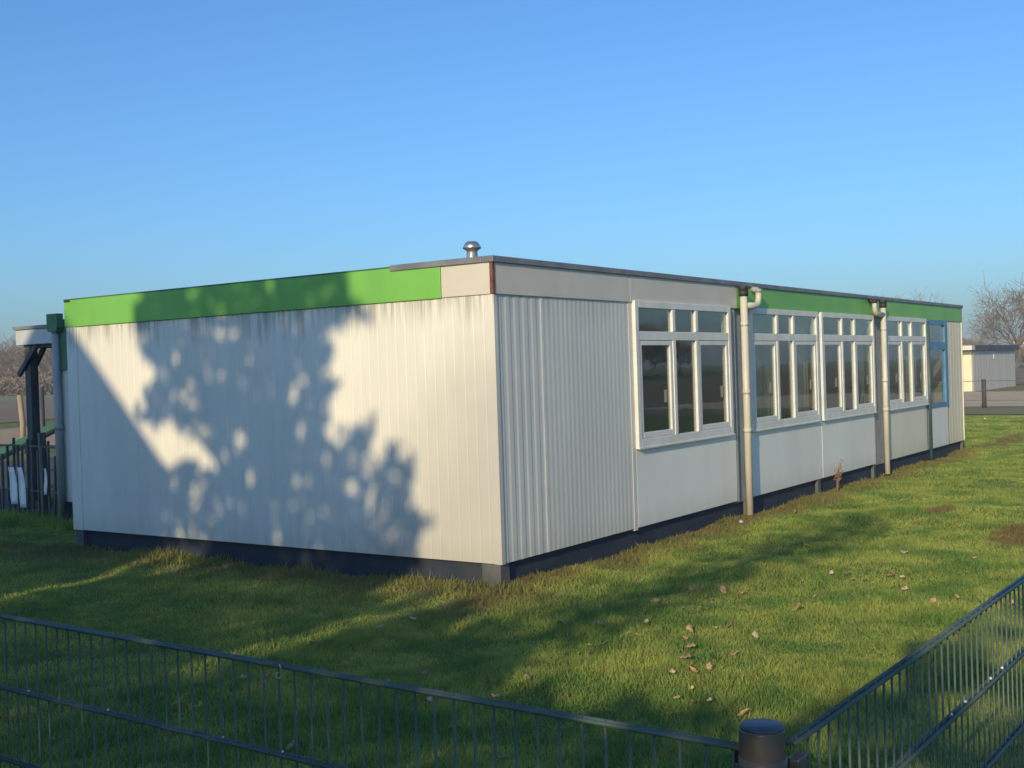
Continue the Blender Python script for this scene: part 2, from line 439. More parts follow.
for x0, x1 in ((4.705, 5.12), (9.745, 10.315)):       # recessed strips behind the downpipes
    MB().box(x0+(.0 if x0 > 5 else .0), x1, .035, .08, ZB-.03, ZF).build('joint_strip', M['joint'], bd)
    MB().box(x0+.02, x0+.06, .0, .034, ZB-.01, ZF).build('joint_strip', M['joint'], bd)
MB().box(7.376, 7.491, .0, .05, ZWB, ZF).build('joint_strip', M['frame'], bd)
MB().box(4.572, 4.703, .0, .05, ZWB+.012, ZF).build('joint_strip', M['joint'], bd)
# blue door bay
dr = MB()
dx0, dx1 = 12.66, 13.93
dr.box(dx0, dx0+.09, -.03, .05, .90, ZF-.003).box(dx1-.16, dx1, -.03, .05, .90, ZF-.003)
dr.box(dx0+.09, dx1-.16, -.028, .05, 2.33, ZF-.003).box(dx0+.09, dx1-.16, -.028, .05, 1.90, 2.03).box(dx0+.09, dx1-.16, -.028, .05, .90, .97)
do = dr.build('door_frame', M['blue'], bd)
MB().box(dx0+.085, dx1-.155, .0, .006, 2.025, 2.335).build('pane', M['glass'], do)
MB().box(dx0+.085, dx1-.155, .0, .006, .965, 1.905).build('pane', M['glass'], do)
MB().box(dx0+.12, dx1-.02, -.012, .04, ZB, .897).build('door_panel', M['panel'], bd, bevel=.005)
MB().box(12.571, 12.655, .0, .05, ZB, ZF).build('joint_strip', M['joint'], bd)
MB().box(13.935, 14.03, .005, .05, ZB, ZF).build('joint_strip', M['joint'], bd)
MB().sheet(prof(14.03, L-.03, .2, 'groove', .003), ZB, ZF, 'x').build('end_panel', M['panel_end'], bd, solid=.003)
MB().box(L-.03, L, -.012, .05, ZB, ZF).build('corner_trim', M['panel_end'], bd)
# windows
def window(x):
    f = MB(); y0, y1 = -.042, .05
    f.box(x, x+.07, y0, y1, ZWB, ZWT).box(x+WW-.07, x+WW, y0, y1, ZWB, ZWT)
    f.box(x+.07, x+WW-.07, y0, y1, ZWT-.07, ZWT).box(x+.07, x+WW-.07, y0, y1, ZWB, ZWB+.096)
    m1, m2 = x+.795, x+1.335
    for mx in (m1, m2):
        f.box(mx, mx+.066, y0, .012, ZWB+.096, 2.035).box(mx, mx+.066, y0, .012, 2.125, ZWT-.07)
    f.box(x+.07, x+WW-.07, y0+.003, y1, 2.035, 2.125)
    w = f.build('window', M['frame'], bd, bevel=.006)
    MB().box(x-.004, x+WW+.004, -.050, -.043, ZWB-.004, ZWB+.018).build('sill', M['frame'], w, bevel=.004)
    for a, b in ((x+.07, m1), (m2+.066, x+WW-.07)):
        s = MB(); c = .058
        z0, z1 = ZWB+.098, 2.033
        s.box(a+.003, a+c, -.034, .008, z0, z1).box(b-c, b-.003, -.034, .008, z0, z1)
        s.box(a+c, b-c, -.034, .03, z1-c+.01, z1).box(a+c, b-c, -.034, .03, z0, z0+c)
        sa = s.build('sash', M['frame'], w, bevel=.006)
        MB().box(a+c-.004, b-c+.004, -.016, -.010, z0+c-.004, z1-c+.014).build('pane', M['glass'], w)
        MB().box(b-c+.018, b-c+.04, .031, .06, 1.40, 1.53).build('handle', M['frame'], w)
        MB().box(a-.004, b+.004, -.016, -.010, 2.121, ZWT-.066).build('pane', M['glass'], w)
    MB().box(m1+.062, m2+.004, -.016, -.010, 2.121, ZWT-.066).build('pane', M['glass'], w)
    MB().box(m1+.062, m2+.004, -.016, -.010, ZWB+.092, 2.039).build('pane', M['glass'], w)
for x in WX: window(x)
# fascias
YG = .52
MB().box(-.022, .05, YG, W+.012, ZF-.004, ZT-.022).build('green_fascia', M['green'], bd, bevel=.004)
MB().box(-.016, .05, .012, YG-.004, ZF, ZT-.05).build('white_fascia', M['fascia_white'], bd, bevel=.004)
MB().box(-.021, .011, -.021, .0115, ZF+.004, ZT-.05).build('corner_strip', M['rust'], bd)
MB().box(.012, 2.276, -.016, .05, ZF, ZT-.05).build('white_fascia', M['fascia_white'], bd, bevel=.004)
MB().box(2.282, 4.80, -.016, .05, ZF, ZT-.05).build('white_fascia', M['fascia_white'], bd, bevel=.004)
MB().box(4.804, 10.03, -.016, .05, ZF, ZT-.05).build('green_fascia', M['green'], bd, bevel=.004)
MB().box(10.035, L+.01, -.016, .05, ZF, ZT-.05).build('green_fascia', M['green'], bd, bevel=.004)
# roof edge
MB().box(-.034, L+.03, -.036, .08, ZT-.052, ZT).build('roof_trim', M['trim'], bd, bevel=.005)
MB().box(-.036, .08, 0.081, 1.06, ZT-.051, ZT+.001).build('roof_trim', M['trim'], bd, bevel=.005)
MB().box(-.026, .08, 1.062, W+.02, ZT-.021, ZT-.010).build('roof_trim', M['dark_green'], bd)
MB().box(-.024, -.0225, W-.10, W+.008, ZT-.045, ZT-.022).build('roof_clip', M['dark'], bd)
MB().box(.085, L-.05, .085, W-.02, ZT-.14, ZT-.03).build('roof', M['roofing'], bd)
# rear and far walls, inner room
MB().box(.06, L-.06, W-.06, W-.003, ZB, ZT-.145).build('rear_wall', M['wall_side'], bd)
MB().box(L-.055, L-.004, .055, W-.062, ZB, ZT-.145).build('far_wall', M['wall_side'], bd)
MB().box(.055, L-.06, .09, W-.07, .2, .26).build('inner_floor', M['inner_floor'], bd)
MB().box(.055, L-.06, .09, W-.07, ZF+.03, ZF+.09).build('inner_ceiling', M['inner'], bd)
MB().box(.055, L-.06, 3.2, 3.26, .262, ZF+.028).build('inner_wall', M['inner'], bd)
MB().box(.02, .05, .06, W-.07, ZB, ZF).build('inner_wall', M['inner'], bd)
# plinth and feet
pl = MB().box(.07, L-.07, .05, .09, -.06, ZB-.004).box(.05, .09, .095, W-.06, -.06, ZB-.004)
pl.build('plinth', M['plinth'], bd)
MB().box(L-.10, L-.07, .1, W-.05, -.06, ZB-.004).build('plinth', M['plinth'], bd)
for x0, x1, y0, y1 in ((.0, .13, .012, .20), (.005, .125, W-.15, W-.01), (7.30, 7.42, .0, .045), (9.66, 9.76, .0, .045), (L-.12, L-.01, .002, .12), (4.95, 5.05, .003, .045)):
    MB().box(x0, x1, y0, y1, -.06, ZB-.005).build('support_post', M['post_grey'], bd, bevel=.004)
# downpipes
def downpipe(x, side):
    p = MB().tube([(x,-.10,.03), (x,-.10,2.545)], 0.041, 16)
    po = p.build('downpipe', M['pipe'], bd, True)
    for z in (.98, 1.42, 2.2): MB().tube([(x,-.10,z), (x,-.10,z+.05)], 0.046, 16).build('pipe_collar', M['pipe'], po, True)
    MB().tube([(x,-.10,2.545), (x,-.10,2.61)], .055, 16).build('pipe_collar', M['dark'], po, True)
    MB().lathe((x,-.10,2.61), [(.052,0),(.062,.02),(.062,.05)], 16).build('outlet', M['dark'], po)
    xo = x + side*.42
    pts = [(xo,-.105,2.60), (xo,-.105,2.545)]
    for k in range(1, 5):
        a = R(90*k/4); pts.append((xo-side*.10*(1-math.cos(a)), -.105, 2.545-.10*math.sin(a)))
    pts.append((x+side*.03, -.105, 2.44))
    MB().tube(pts, .036, 14).build('branch_pipe', M['pipe'], po, True)
    MB().tube([(xo,-.105,2.60), (xo,-.105,2.645)], .042, 14).build('pipe_collar', M['dark'] if side < 0 else M['pipe_grey'], po, True)
    MB().tube([(xo,-.105,2.63), (xo,-.02,2.645)], .034, 12).build('outlet', M['dark'] if side < 0 else M['pipe_grey'], po, True)
downpipe(4.81, 1); downpipe(10.0, -1)
MB().tube([(12.60,-.05,.0), (12.60,-.05,2.38)], .030, 12).build('downpipe', M['teal'], bd, True)
# roof vent
v = MB().lathe((2.0, 1.67, ZT-.035), [(.10,0),(.10,.02),(.070,.03),(.066,.24),(.056,.33),(.062,.35),(.094,.368),(.097,.378),(.070,.425),(.05,.440),(.01,.445)], 24)
v.build('roof_vent', M['steel'], bd, True)
# rear wing seen past the left corner
MB().box(1.42, 1.48, W+.003, 8.05, .26, 1.97).build('wing_wall', M['wall_side'], bd)
MB().box(1.48, 9.0, 7.99, 8.05, .26, 2.62).build('wing_wall', M['wall_side'], bd)
MB().box(1.39, 9.0, W+.022, 8.07, 1.973, 2.60).build('wing_fascia', M['dark_green'], bd)
MB().box(1.43, 9.0, W+.03, 8.02, 2.601, 2.63).build('roof', M['roofing'], bd)
MB().box(1.46, 1.50, W+.003, 8.03, -.06, .255).build('plinth', M['plinth'], bd)
wp = MB().tube([(1.36,7.94,0), (1.36,7.94,2.45)], .05, 14).build('downpipe', M['pipe_grey'], bd, True)
MB().tube([(1.36,7.94,1.2), (1.36,7.94,1.26)], .058, 14).build('pipe_collar', M['pipe_grey'], wp, True)
MB().poly([(1.29,7.83,2.47),(1.29,8.0,2.47),(1.29,8.02,2.52),(1.29,8.02,2.70),(1.29,7.80,2.70),(1.29,7.80,2.52)], (.095,0,0)).build('hopper', M['dark_green'], wp)

# curtains hanging inside the rooms
def curtain(x0, x1, z0, z1, mat, label, y=.14):
    n = int((x1-x0)/.02); b = MB()
    b.sheet([(x0+(x1-x0)*i/n, -y+.018*math.sin(i*1.25)) for i in range(n+1)], z0, z1, 'x')
    tag(b.build('curtain', mat, None, True, solid=.004), label, 'curtain', 'curtains inside the classroom windows')
curtain(6.75, 7.42, .6, 2.38, M['curtain_beige'], 'beige curtain behind the right pane of the window just past the first downpipe')
curtain(5.35, 6.30, .6, 2.38, M['curtain_green'], 'pale green curtain in the window just past the first downpipe', .16)
curtain(9.2, 9.72, .6, 2.38, M['curtain_green'], 'pale green curtain in the window just before the second downpipe')
curtain(11.75, 12.50, .6, 2.38, M['curtain_beige'], 'beige curtain in the window just before the blue door bay')

# ------------------------------------------------------------------ wire mesh fence in the foreground
FT = 1.152
def fence_panel(a, b, parent, rails=(0, .2, .4, .6, .8, 1.0)):
    """double rod panel: paired level rods with upright wires between"""
    a = Vector((a[0], a[1], 0)); b = Vector((b[0], b[1], 0)); t = (b-a).normalized(); n = Vector((-t.y, t.x, 0))
    mb = MB()
    for r in rails:
        z = Vector((0, 0, FT-.006-r))
        for s in (-1, 1): mb.tube([a+z+n*.0066*s, b+z+n*.0066*s], 0.005, 6)
    k = int((b-a).length/.05); off = ((b-a).length-k*.05)/2
    for i in range(k+1):
        p = a+t*(off+i*.05)
        mb.tube([p+Vector((0,0,.09)), p+Vector((0,0,FT-.002))], .0027, 6)
    return mb.build('wire_panel', M['wire'], parent, True)
def fence_post(x, y, parent, top=FT+.05):
    p = MB().tube([(x,y,-.1), (x,y,top)], .03, 16).build('fence_post', M['wire'], parent, True)
    MB().tube([(x,y,top), (x,y,top+.02)], .032, 16).build('cap', M['post_cap'], p, True)
XL, YR = -5.925, -4.80
fa = thing('mesh_fence', 'green double wire mesh fence crossing the lower left in front of the blind wall', 'fence', (0,0,0), 'green wire mesh fence along the lawn')
lx = lambda y: -5.918+(y+2.51)*.0244
ry = lambda x: -4.797-(x+5.93)*.0203
for ya, yb in ((-4.738,-2.20),(-2.16,.34),(.38,2.88)): fence_panel((lx(ya),ya), (lx(yb),yb), fa)
fence_post(lx(-2.18)-.045, -2.18, fa, FT-.03); fence_post(lx(.36)-.045, .36, fa)
fb = thing('mesh_fence', 'green double wire mesh fence running away at the lower right beside the lawn', 'fence', (0,0,0), 'green wire mesh fence along the lawn')
for xa, xb in ((-5.915,-3.42),(-3.38,-.88),(-.84,1.66)): fence_panel((xa,ry(xa)), (xb,ry(xb)), fb)
fence_post(-3.40, ry(-3.4)-.045, fb, FT-.02); fence_post(-.86, ry(-.86)-.045, fb)
drops = [(lx(y), y, FT-.2) for y in (-2.62, -2.98, -3.42, -3.62)]
for x, y, z in drops: MB().lathe((x+.002, y, z-.002), [(.001,0),(.0035,.001),(.0035,.004),(.001,.006)], 8).build('dropping', M['drop'], fa, True)
for x in (-4.98, -4.86, -4.62, -4.50): MB().lathe((x, ry(x), FT-.202), [(.001,0),(.004,.001),(.004,.005),(.001,.007)], 8).build('dropping', M['drop'], fb, True)
px_, py_ = -5.979, -4.774
ZP = 1.188
fp = thing('corner_post', 'round dark fence post with a flat cap where the two mesh fences meet', 'fence post', (px_, py_, 0))
MB().tube([(0,0,-.1), (0,0,ZP-.062)], .034, 24).build('pole', M['wire'], fp, True)
MB().lathe((0,0,ZP-.064), [(.0372,0),(.0378,.01),(.0378,.058),(.0365,.063)], 28).build('cap_sleeve', M['post_cap'], fp, True)
MB().lathe((0,0,ZP-.0015), [(.0365,0),(.0366,.003),(.034,.005),(.005,.0055)], 28).build('cap_lid', M['cap_top'], fp, True)
MB().tube([(0,0,FT-.045), (0,0,FT-.012)], .0395, 24).build('clamp', M['post_cap'], fp, True)
MB().box(.030, .056, .030, .066, FT-.044, FT-.016).build('bracket', M['post_cap'], fp, bevel=.003)
MB().box(.036, .076, -.048, -.026, FT-.044, FT-.022).build('bracket', M['post_cap'], fp, bevel=.003)
MB().tube([(.050,.055,FT-.028), (.074,.055,FT-.028)], .006, 8).build('bolt', M['steel'], fp)
# twist of string tied on the left fence
s = MB(); pts = []
for i in range(15):
    a = i/14*2*math.pi*1.1
    pts.append((lx(-3.635)-.010+.003*math.sin(a*2), -3.635+.008*math.cos(a)+.003*i/14, FT-.008+.011*math.sin(a)-.0012*i))
s.tube(pts, .0017, 6)
tag(s.build('string', M['string'], None, True), 'pale twist of string tied around the top rail of the fence', 'string')

# ------------------------------------------------------------------ behind the left corner
cn = thing('canopy', 'white edged lean-to canopy on a dark timber post behind the left corner', 'canopy')
MB().box(2.72, 2.78, 8.12, 10.96, 2.41, 2.64).build('fascia', M['canopy'], cn)
MB().box(2.69, 6.3, 8.10, 10.99, 2.642, 2.69).build('roof', M['trim'], cn)
MB().box(2.79, 6.2, 10.90, 10.96, 2.41, 2.64).build('fascia', M['canopy'], cn)
MB().box(2.80, 6.2, 8.2, 10.88, 2.36, 2.405).build('ceiling', M['timber'], cn)
MB().box(2.80, 2.94, 10.74, 10.88, 0, 2.355).build('post', M['timber'], cn, bevel=.008)
MB().box(6.0, 6.14, 10.74, 10.88, 0, 2.355).build('post', M['timber'], cn, bevel=.008)
MB().bar((2.77,10.99,1.95), (2.77,10.50,2.40), .05, .07).build('brace', M['timber'], cn)
MB().bar((2.97,10.92,2.02), (2.97,10.62,2.36), .05, .07).build('brace', M['timber'], cn)
pf = thing('paling_fence', 'dark paling fence of thin uneven stakes left of the building', 'fence')
for z in (.35, .95): MB().tube([(1.5,8.15,z), (1.5,9.2,z+.03), (1.5,10.4,z), (1.5,11.6,z+.02)], .012, 6).build('rail', M['paling'], pf)
y = 8.2; r2 = random.Random(3)
while y < 11.6:
    big = abs(y-8.66) < .05
    hh = r2.uniform(.84, 1.08)
    wd = .055 if big else r2.uniform(.022, .038)
    lx = r2.uniform(-.03, .03)
    MB().bar((1.5+r2.uniform(-.015,.015), y, -.03), (1.5+r2.uniform(-.02,.02), y+lx, hh), .02, wd).build('stake', M['paling'], pf)
    if big: MB().bar((1.53, y-.09, -.03), (1.53, y-.06, 1.15), .05, .09).build('stake', M['paling'], pf)
    y += r2.uniform(.085, .135)
def sheet_on_fence(y0, y1, z0, z1, tilt, label):
    b = MB(); n = 7
    for i in range(n+1):
        t = i/n
        for s_, yy in ((0, y0), (1, y1)):
            b.v.append((1.452+.015*math.sin(t*4+s_), yy - tilt*t, z1+(z0-z1)*t))
    b.f = [(2*i, 2*i+1, 2*i+3, 2*i+2) for i in range(n)]
    tag(b.build('plastic_sheet', M['bag'], None, True, solid=.006), label, 'plastic sheet', 'white plastic sheets on the paling fence')
sheet_on_fence(9.13, 9.28, .18, .68, .09, 'leftmost white plastic sheet hanging tilted on the dark paling fence')
sheet_on_fence(8.94, 9.07, .14, .68, .09, 'middle white plastic sheet hanging on the dark paling fence')
sheet_on_fence(8.40, 8.45, .33, .68, .02, 'narrow white plastic strip on the paling fence beside the grey downpipe')
for i, (x, y, z, lb) in enumerate(((2.6,10.1,.50,'upper yellow ball on the ground left of the white sheets'), (3.1,9.15,.45,'yellow ball between the paling fence and the grey downpipe'))):
    b = MB().lathe((x, y, 0), [(.02,0),(.09,.03),(.13,.1),(.13,.16),(.09,.23),(.02,.26)], 14)
    tag(b.build('ball', M['yellow'], None, True), lb if i else 'yellow ball on the playground left of the white sheets', 'ball')
sv = thing('playground_slide', 'turquoise playground slide seen past the canopy post behind the fence', 'slide')
A, B = Vector((7.1, 13.2, 1.82)), Vector((5.30, 16.0, .30))
tdir = (B-A).normalized(); sdv = Vector((0,0,1)).cross(tdir).normalized()
ch = MB(); 
ch.bar(A, B, .48, .04)
cho = ch.build('chute', M['slide'], sv)
for s_ in (-1, 1): MB().bar(A+sdv*.25*s_+Vector((0,0,.07)), B+sdv*.25*s_+Vector((0,0,.07)), .045, .12).build('side_rail', M['slide'], sv)
MB().box(6.9, 7.9, 12.3, 13.3, 1.78, 1.86).build('platform', M['timber'], sv)
for x, y in ((6.95,12.35),(7.85,12.35),(6.95,13.2),(7.85,13.2)): MB().box(x-.05, x+.05, y-.05, y+.05, 0, 1.77).build('leg', M['timber'], sv)
MB().bar((5.4,15.85,.0), (5.4,15.85,.28), .06, .06).build('leg', M['timber'], sv)
for i, (x, y, h, r_) in enumerate(((10.2,22.6,1.55,.075),(10.6,22.3,1.42,.06),(10.9,21.9,1.2,.055),(9.5,22.9,1.30,.07))):
    b = MB().tube([(x,y,-.1),(x+.03,y,h*.5),(x-.02,y+.02,h)], [r_,r_*.95,r_*.9], 8)
    tag(b.build('wooden_stake', M['timber_light'], None, True), 'pale round play stake standing among others behind the canopy post', 'stake', 'pale wooden play stakes behind the canopy')
b = MB().tube([(8.55,19.2,-.1),(8.55,19.2,1.75)], .07, 8)
tag(b.build('dark_post', M['timber'], None, True), 'dark square topped post standing just left of the canopy post', 'post')

# ------------------------------------------------------------------ right background
sh = thing('shed', 'pale low shed with blue grey flat roof beyond the gravel road', 'shed')
MB().sheet([(51.6+i*.3, .03*(i % 2)) for i in range(33)], 0, 2.0, 'x').build('front_wall', M['shed_wall'], sh, solid=.02).location = (0, 8.4, 0)
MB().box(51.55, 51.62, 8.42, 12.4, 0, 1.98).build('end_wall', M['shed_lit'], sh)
MB().box(61.15, 61.22, 8.42, 12.4, 0, 1.98).build('end_wall', M['shed_wall'], sh)
MB().box(51.6, 61.1, 12.35, 12.42, 0, 1.98).build('rear_wall', M['shed_wall'], sh)
MB().box(51.5, 61.4, 8.22, 12.5, 2.002, 2.26).build('roof', M['shed_roof'], sh)
MB().box(50.9, 51.497, 8.24, 12.5, 2.03, 2.25).build('eave_board', M['fascia_white'], sh)
MB().box(55.8, 56.1, 8.33, 8.36, 1.55, 1.8).build('wall_lamp', M['drop'], sh)
# wire fence beside the road
wf = thing('field_fence', 'thin wire fence with one dark post along the gravel road', 'fence')
for y in (3.8,): MB().tube([(33.5,y,-.1),(33.5,y,.96)], .075, 8).build('post', M['post_field'], wf, True)
MB().tube([(33.25,-8,-.1),(33.25,-8,.96)], .075, 8).build('post', M['post_field'], wf, True)
MB().tube([(33.75,14,-.1),(33.75,14,.96)], .075, 8).build('post', M['post_field'], wf, True)
for z in (.25, .55, .9): MB().tube([(33.25,-8,z),(33.5,3.8,z),(33.75,14,z)], .012, 5).build('wire', M['steel'], wf)
b = MB().tube([(15.75,.22,-.05),(15.77,.22,.52)], .045, 8)
tag(b.build('stake', M['wood_dark'], None, True), 'short dark stake standing in the lawn at the far corner of the building', 'stake')
# farm buildings
barn = thing('barn', 'long brown roofed barn far beyond the shed', 'barn')
a, b_ = Vector((104.5,25.5,0)), Vector((107.6,21.1,0)); t = (b_-a).normalized(); n = Vector((-t.y,t.x,0))*1.0
n = Vector((t.y,-t.x,0)); n = n if n.x > 0 else -n
wl = MB(); wl.poly([a, b_, b_+n*9, a+n*9], (0,0,2.6)); wl.build('wall', M['brick'], barn)
e = Vector((0,0,1))
rf = MB(); rf.poly([a-t*.4-n*.4+e*2.55, a-t*.4+n*4.5+e*3.55, a-t*.4+n*9.4+e*2.55], (b_-a)+t*.8); rf.build('roof', M['tile'], barn)
hut = thing('white_hut', 'small white gabled hut far off right of the bare tree', 'hut')
MB().box(249, 257, 42.6, 47.6, 0, 3.1).build('wall', M['shed_wall'], hut)
MB().poly([(248.6,42.2,3.102),(248.6,48.0,3.102),(248.6,45.1,4.9)], (8.8,0,0)).build('roof', M['frame'], hut)

# ------------------------------------------------------------------ bare trees
def bare_tree(seed, h, spread=.55, trunk_h=.22, levels=4, nch=(7, 6, 6, 5), r0=.035, twig_r=.0022, up=.25):
    rd = random.Random(seed); trunk = MB(); crown = MB()
    def grow(p, d, ln, r, lev):
        mb = trunk if lev <= 1 else crown
        ns = 4 if lev < 2 else (3 if lev == 2 else 2)
        pts = [p]; rr = [r]; q = p.copy(); dd = d.copy(); r1 = max(r*.45, twig_r*h)
        for i in range(ns):
            dd = (dd + Vector((rd.gauss(0,.16), rd.gauss(0,.16), rd.gauss(0,.12)+up*.25))).normalized()
            q = q + dd*ln/ns; pts.append(q.copy()); rr.append(r+(r1-r)*(i+1)/ns)
        mb.tube(pts, rr, 7 if lev == 0 else (5 if lev == 1 else 3), cap=False)
        if lev >= levels: return
        n = nch[lev]
        for k in range(n):
            f = (.35 if lev else .55) + (1-(.35 if lev else .55))*(k+rd.random())/n
            x = f*ns; i = min(int(x), ns-1); base = pts[i].lerp(pts[i+1], x-i)
            az = rd.uniform(0, 2*math.pi) if lev else 2*math.pi*(k/n)+rd.uniform(-.3,.3)
            u = dd.orthogonal().normalized(); v_ = dd.cross(u)
            tilt = rd.uniform(.45, 1.05)*spread/.55
            if lev == 0: tilt = rd.uniform(.35, 1.15)*spread/.55
            nd = (dd*math.cos(tilt) + (u*math.cos(az)+v_*math.sin(az))*math.sin(tilt)).normalized()
            grow(base, nd, ln*rd.uniform(.5, .78) if lev else h*rd.uniform(.38, .52), r1*rd.uniform(.7, 1.0) if lev else r*rd.uniform(.38, .55), lev+1)
    grow(Vector((0,0,-.1)), Vector((rd.uniform(-.05,.05), rd.uniform(-.05,.05), 1)).normalized(), h*(trunk_h+.18), r0*h, 0)
    k = h/max(v[2] for v in crown.v)
    for mb in (trunk, crown): mb.v = [(v[0]*k, v[1]*k, v[2]*k) for v in mb.v]
    return trunk, crown
def make_tree(seed, h, loc, label, group, twig='twig', cat='tree', name='bare_tree', **kw):
    tr, cr = bare_tree(seed, h, **kw)
    o = thing(name, label, cat, loc, group)
    tr.build('trunk', M['bark'], o); cr.build('crown', M[twig], o)
    return o
def place(src, loc, sc, rot, label, group):
    o = copy_tree(src); o.location = loc; o.scale = (sc, sc, sc); o.rotation_euler = (0, 0, rot); o['label'] = label
    if group: o['group'] = group
    return o
big = make_tree(14, 10.4, (141.6, 24.6, 0), 'large spreading bare tree against the sky behind the shed', None, 'twig', spread=.62, trunk_h=.22, nch=(8, 6, 7, 6), r0=.038, twig_r=.0021, up=.28)
big.scale = (1.08, 1.08, 1.14)
gw = 'bare trees of the wood behind the canopy'
lw = 'tall bare brown tree of the wood behind the canopy'
t1 = make_tree(21, 12, (121, 195, 0), lw, gw, 'twig_wood', spread=.6, trunk_h=.15, nch=(8, 7, 6, 5), twig_r=.0036, r0=.022)
t2 = make_tree(22, 11, (112, 203, 0), lw, gw, 'twig_wood', spread=.5, trunk_h=.12, nch=(8, 7, 6, 5), twig_r=.0036, r0=.02)
rr = random.Random(5)
for i in range(26):
    f = i/25
    x = 104 + f*32 + rr.uniform(-2, 2); y = 214 - f*44 + rr.uniform(-4, 9)
    place((t1, t2)[i % 2], (x, y, 0), rr.uniform(.72, 1.0), rr.uniform(0, 6.28), lw, gw)
gs = 'low bare shrubs at the foot of the wood'
ls = 'low bare brown shrub at the foot of the wood behind the canopy'
s1 = make_tree(31, 5.0, (110, 196, 0), ls, gs, 'twig_wood', 'shrub', 'bare_shrub', spread=.85, trunk_h=.02, nch=(9, 7, 6, 5), twig_r=.009, r0=.02, up=.3)
for i in range(22):
    f = i/21
    place(s1, (102 + f*32 + rr.uniform(-1, 1), 206 - f*42 + rr.uniform(-3, 3), 0), rr.uniform(.8, 1.3), rr.uniform(0, 6.28), ls, gs)
# tops showing over the roof and behind the shed
gr = 'far bare trees over the flat roof'
lr = 'far bare tree top just showing over the green edged roof'
f1 = make_tree(41, 10, (141, 43.2, 0), lr, gr, 'twig_pale', spread=.6, nch=(8, 6, 6, 5), twig_r=.003)
for x, y, s_ in ((143,41.8,.92),(142,40.0,1.04),(145,39.2,1.07),(144.5,38.0,1.03),(139.5,45.9,.95),(140.5,37.0,.86),(138,47.5,.93)):
    place(f1, (x, y, 0), s_, rr.uniform(0, 6.28), lr, gr)
gb = 'low bare trees along the field edge'
lb = 'low pale bare tree at the field edge behind the shed'
for i in range(9):
    a = .187 + i*.0095
    d = rr.uniform(168, 195)
    place(f1, (CX+d*math.cos(a), CY+d*math.sin(a), 0), rr.uniform(.36, .55), rr.uniform(0, 6.28), lb, gb)
# trees out to the side, seen mirrored in the window panes
gm = 'bare trees across the field reflected in the windows'
lm = 'bare tree across the field beside the long window wall'
for i in range(26):
    x = 12 + i*6.5 + rr.uniform(-2, 2)
    place((t1, t2, f1)[i % 3], (x, -62 - rr.uniform(0, 18) - i*.6, 0), rr.uniform(.55, 1.0), rr.uniform(0, 6.28), lm, gm)

# ------------------------------------------------------------------ leafy planting
def leaves(P, size, mat, name, parent):
    """little leaf faces at points P"""
    n = len(P); a = rng.normal(size=(n,3)); a /= np.linalg.norm(a, axis=1)[:,None]
    b = rng.normal(size=(n,3)); b -= a*(a*b).sum(1)[:,None]; b /= np.linalg.norm(b, axis=1)[:,None]
    s_ = rng.uniform(.6, 1.3, n)[:,None]*size
    v = np.empty((n,4,3))
    v[:,0] = P-a*s_; v[:,1] = P+b*s_*.6; v[:,2] = P+a*s_; v[:,3] = P-b*s_*.6
    return np_mesh(name, v.reshape(-1,3), 4, mat, parent)
def inside(poly, x, y):
    c = np.zeros(len(x), bool); n = len(poly)
    for i in range(n):
        x1, y1 = poly[i]; x2, y2 = poly[(i+1) % n]
        k = ((y1 > y) != (y2 > y)); 
        with np.errstate(divide='ignore', invalid='ignore'):
            c ^= k & (x < (x2-x1)*(y-y1)/(y2-y1)+x1)
    return c
TE, TA = math.tan(SUN_EL)/math.cos(SUN_AZ), math.tan(SUN_AZ)
def crown_points(poly, holes, n, x0, x1):
    """leafy twigs through the depth of a crown whose outline towards the sun is poly"""
    P = np.array(poly); lo, hi = P.min(0), P.max(0)
    u = rng.uniform(lo[0], hi[0], n); v_ = rng.uniform(lo[1], hi[1], n)
    k = inside(poly, u, v_); u, v_ = u[k], v_[k]; x = rng.uniform(x0, x1, len(u))
    c = np.stack([x, u+x*TA, v_-x*TE], -1); n = len(c); m_ = 15
    d = rng.normal(size=(n, 3)); d[:, 2] += .5; d /= np.linalg.norm(d, axis=1)[:, None]
    t_ = rng.uniform(-.5, .5, (n, m_, 1)); ln = rng.uniform(.08, .30, (n, 1, 1))
    p = (c[:, None]+d[:, None]*t_*ln+rng.normal(0, .022, (n, m_, 3))).reshape(-1, 3)
    uu = p[:, 1]-p[:, 0]*TA; vv = p[:, 2]+p[:, 0]*TE
    k = np.ones(len(p), bool)
    for hx, hy, rx, ry, st in holes:
        th = np.arctan2(vv-hy, uu-hx); q = (((uu-hx)/rx)**2+((vv-hy)/ry)**2)*(1+.45*np.sin(3*th+hx*20)+.3*np.sin(5*th+hy*31))
        k &= ~((q < rng.uniform(.6, 1.3, len(p))) & (rng.uniform(0, 1, len(p)) < st*.9))
    return p[k]
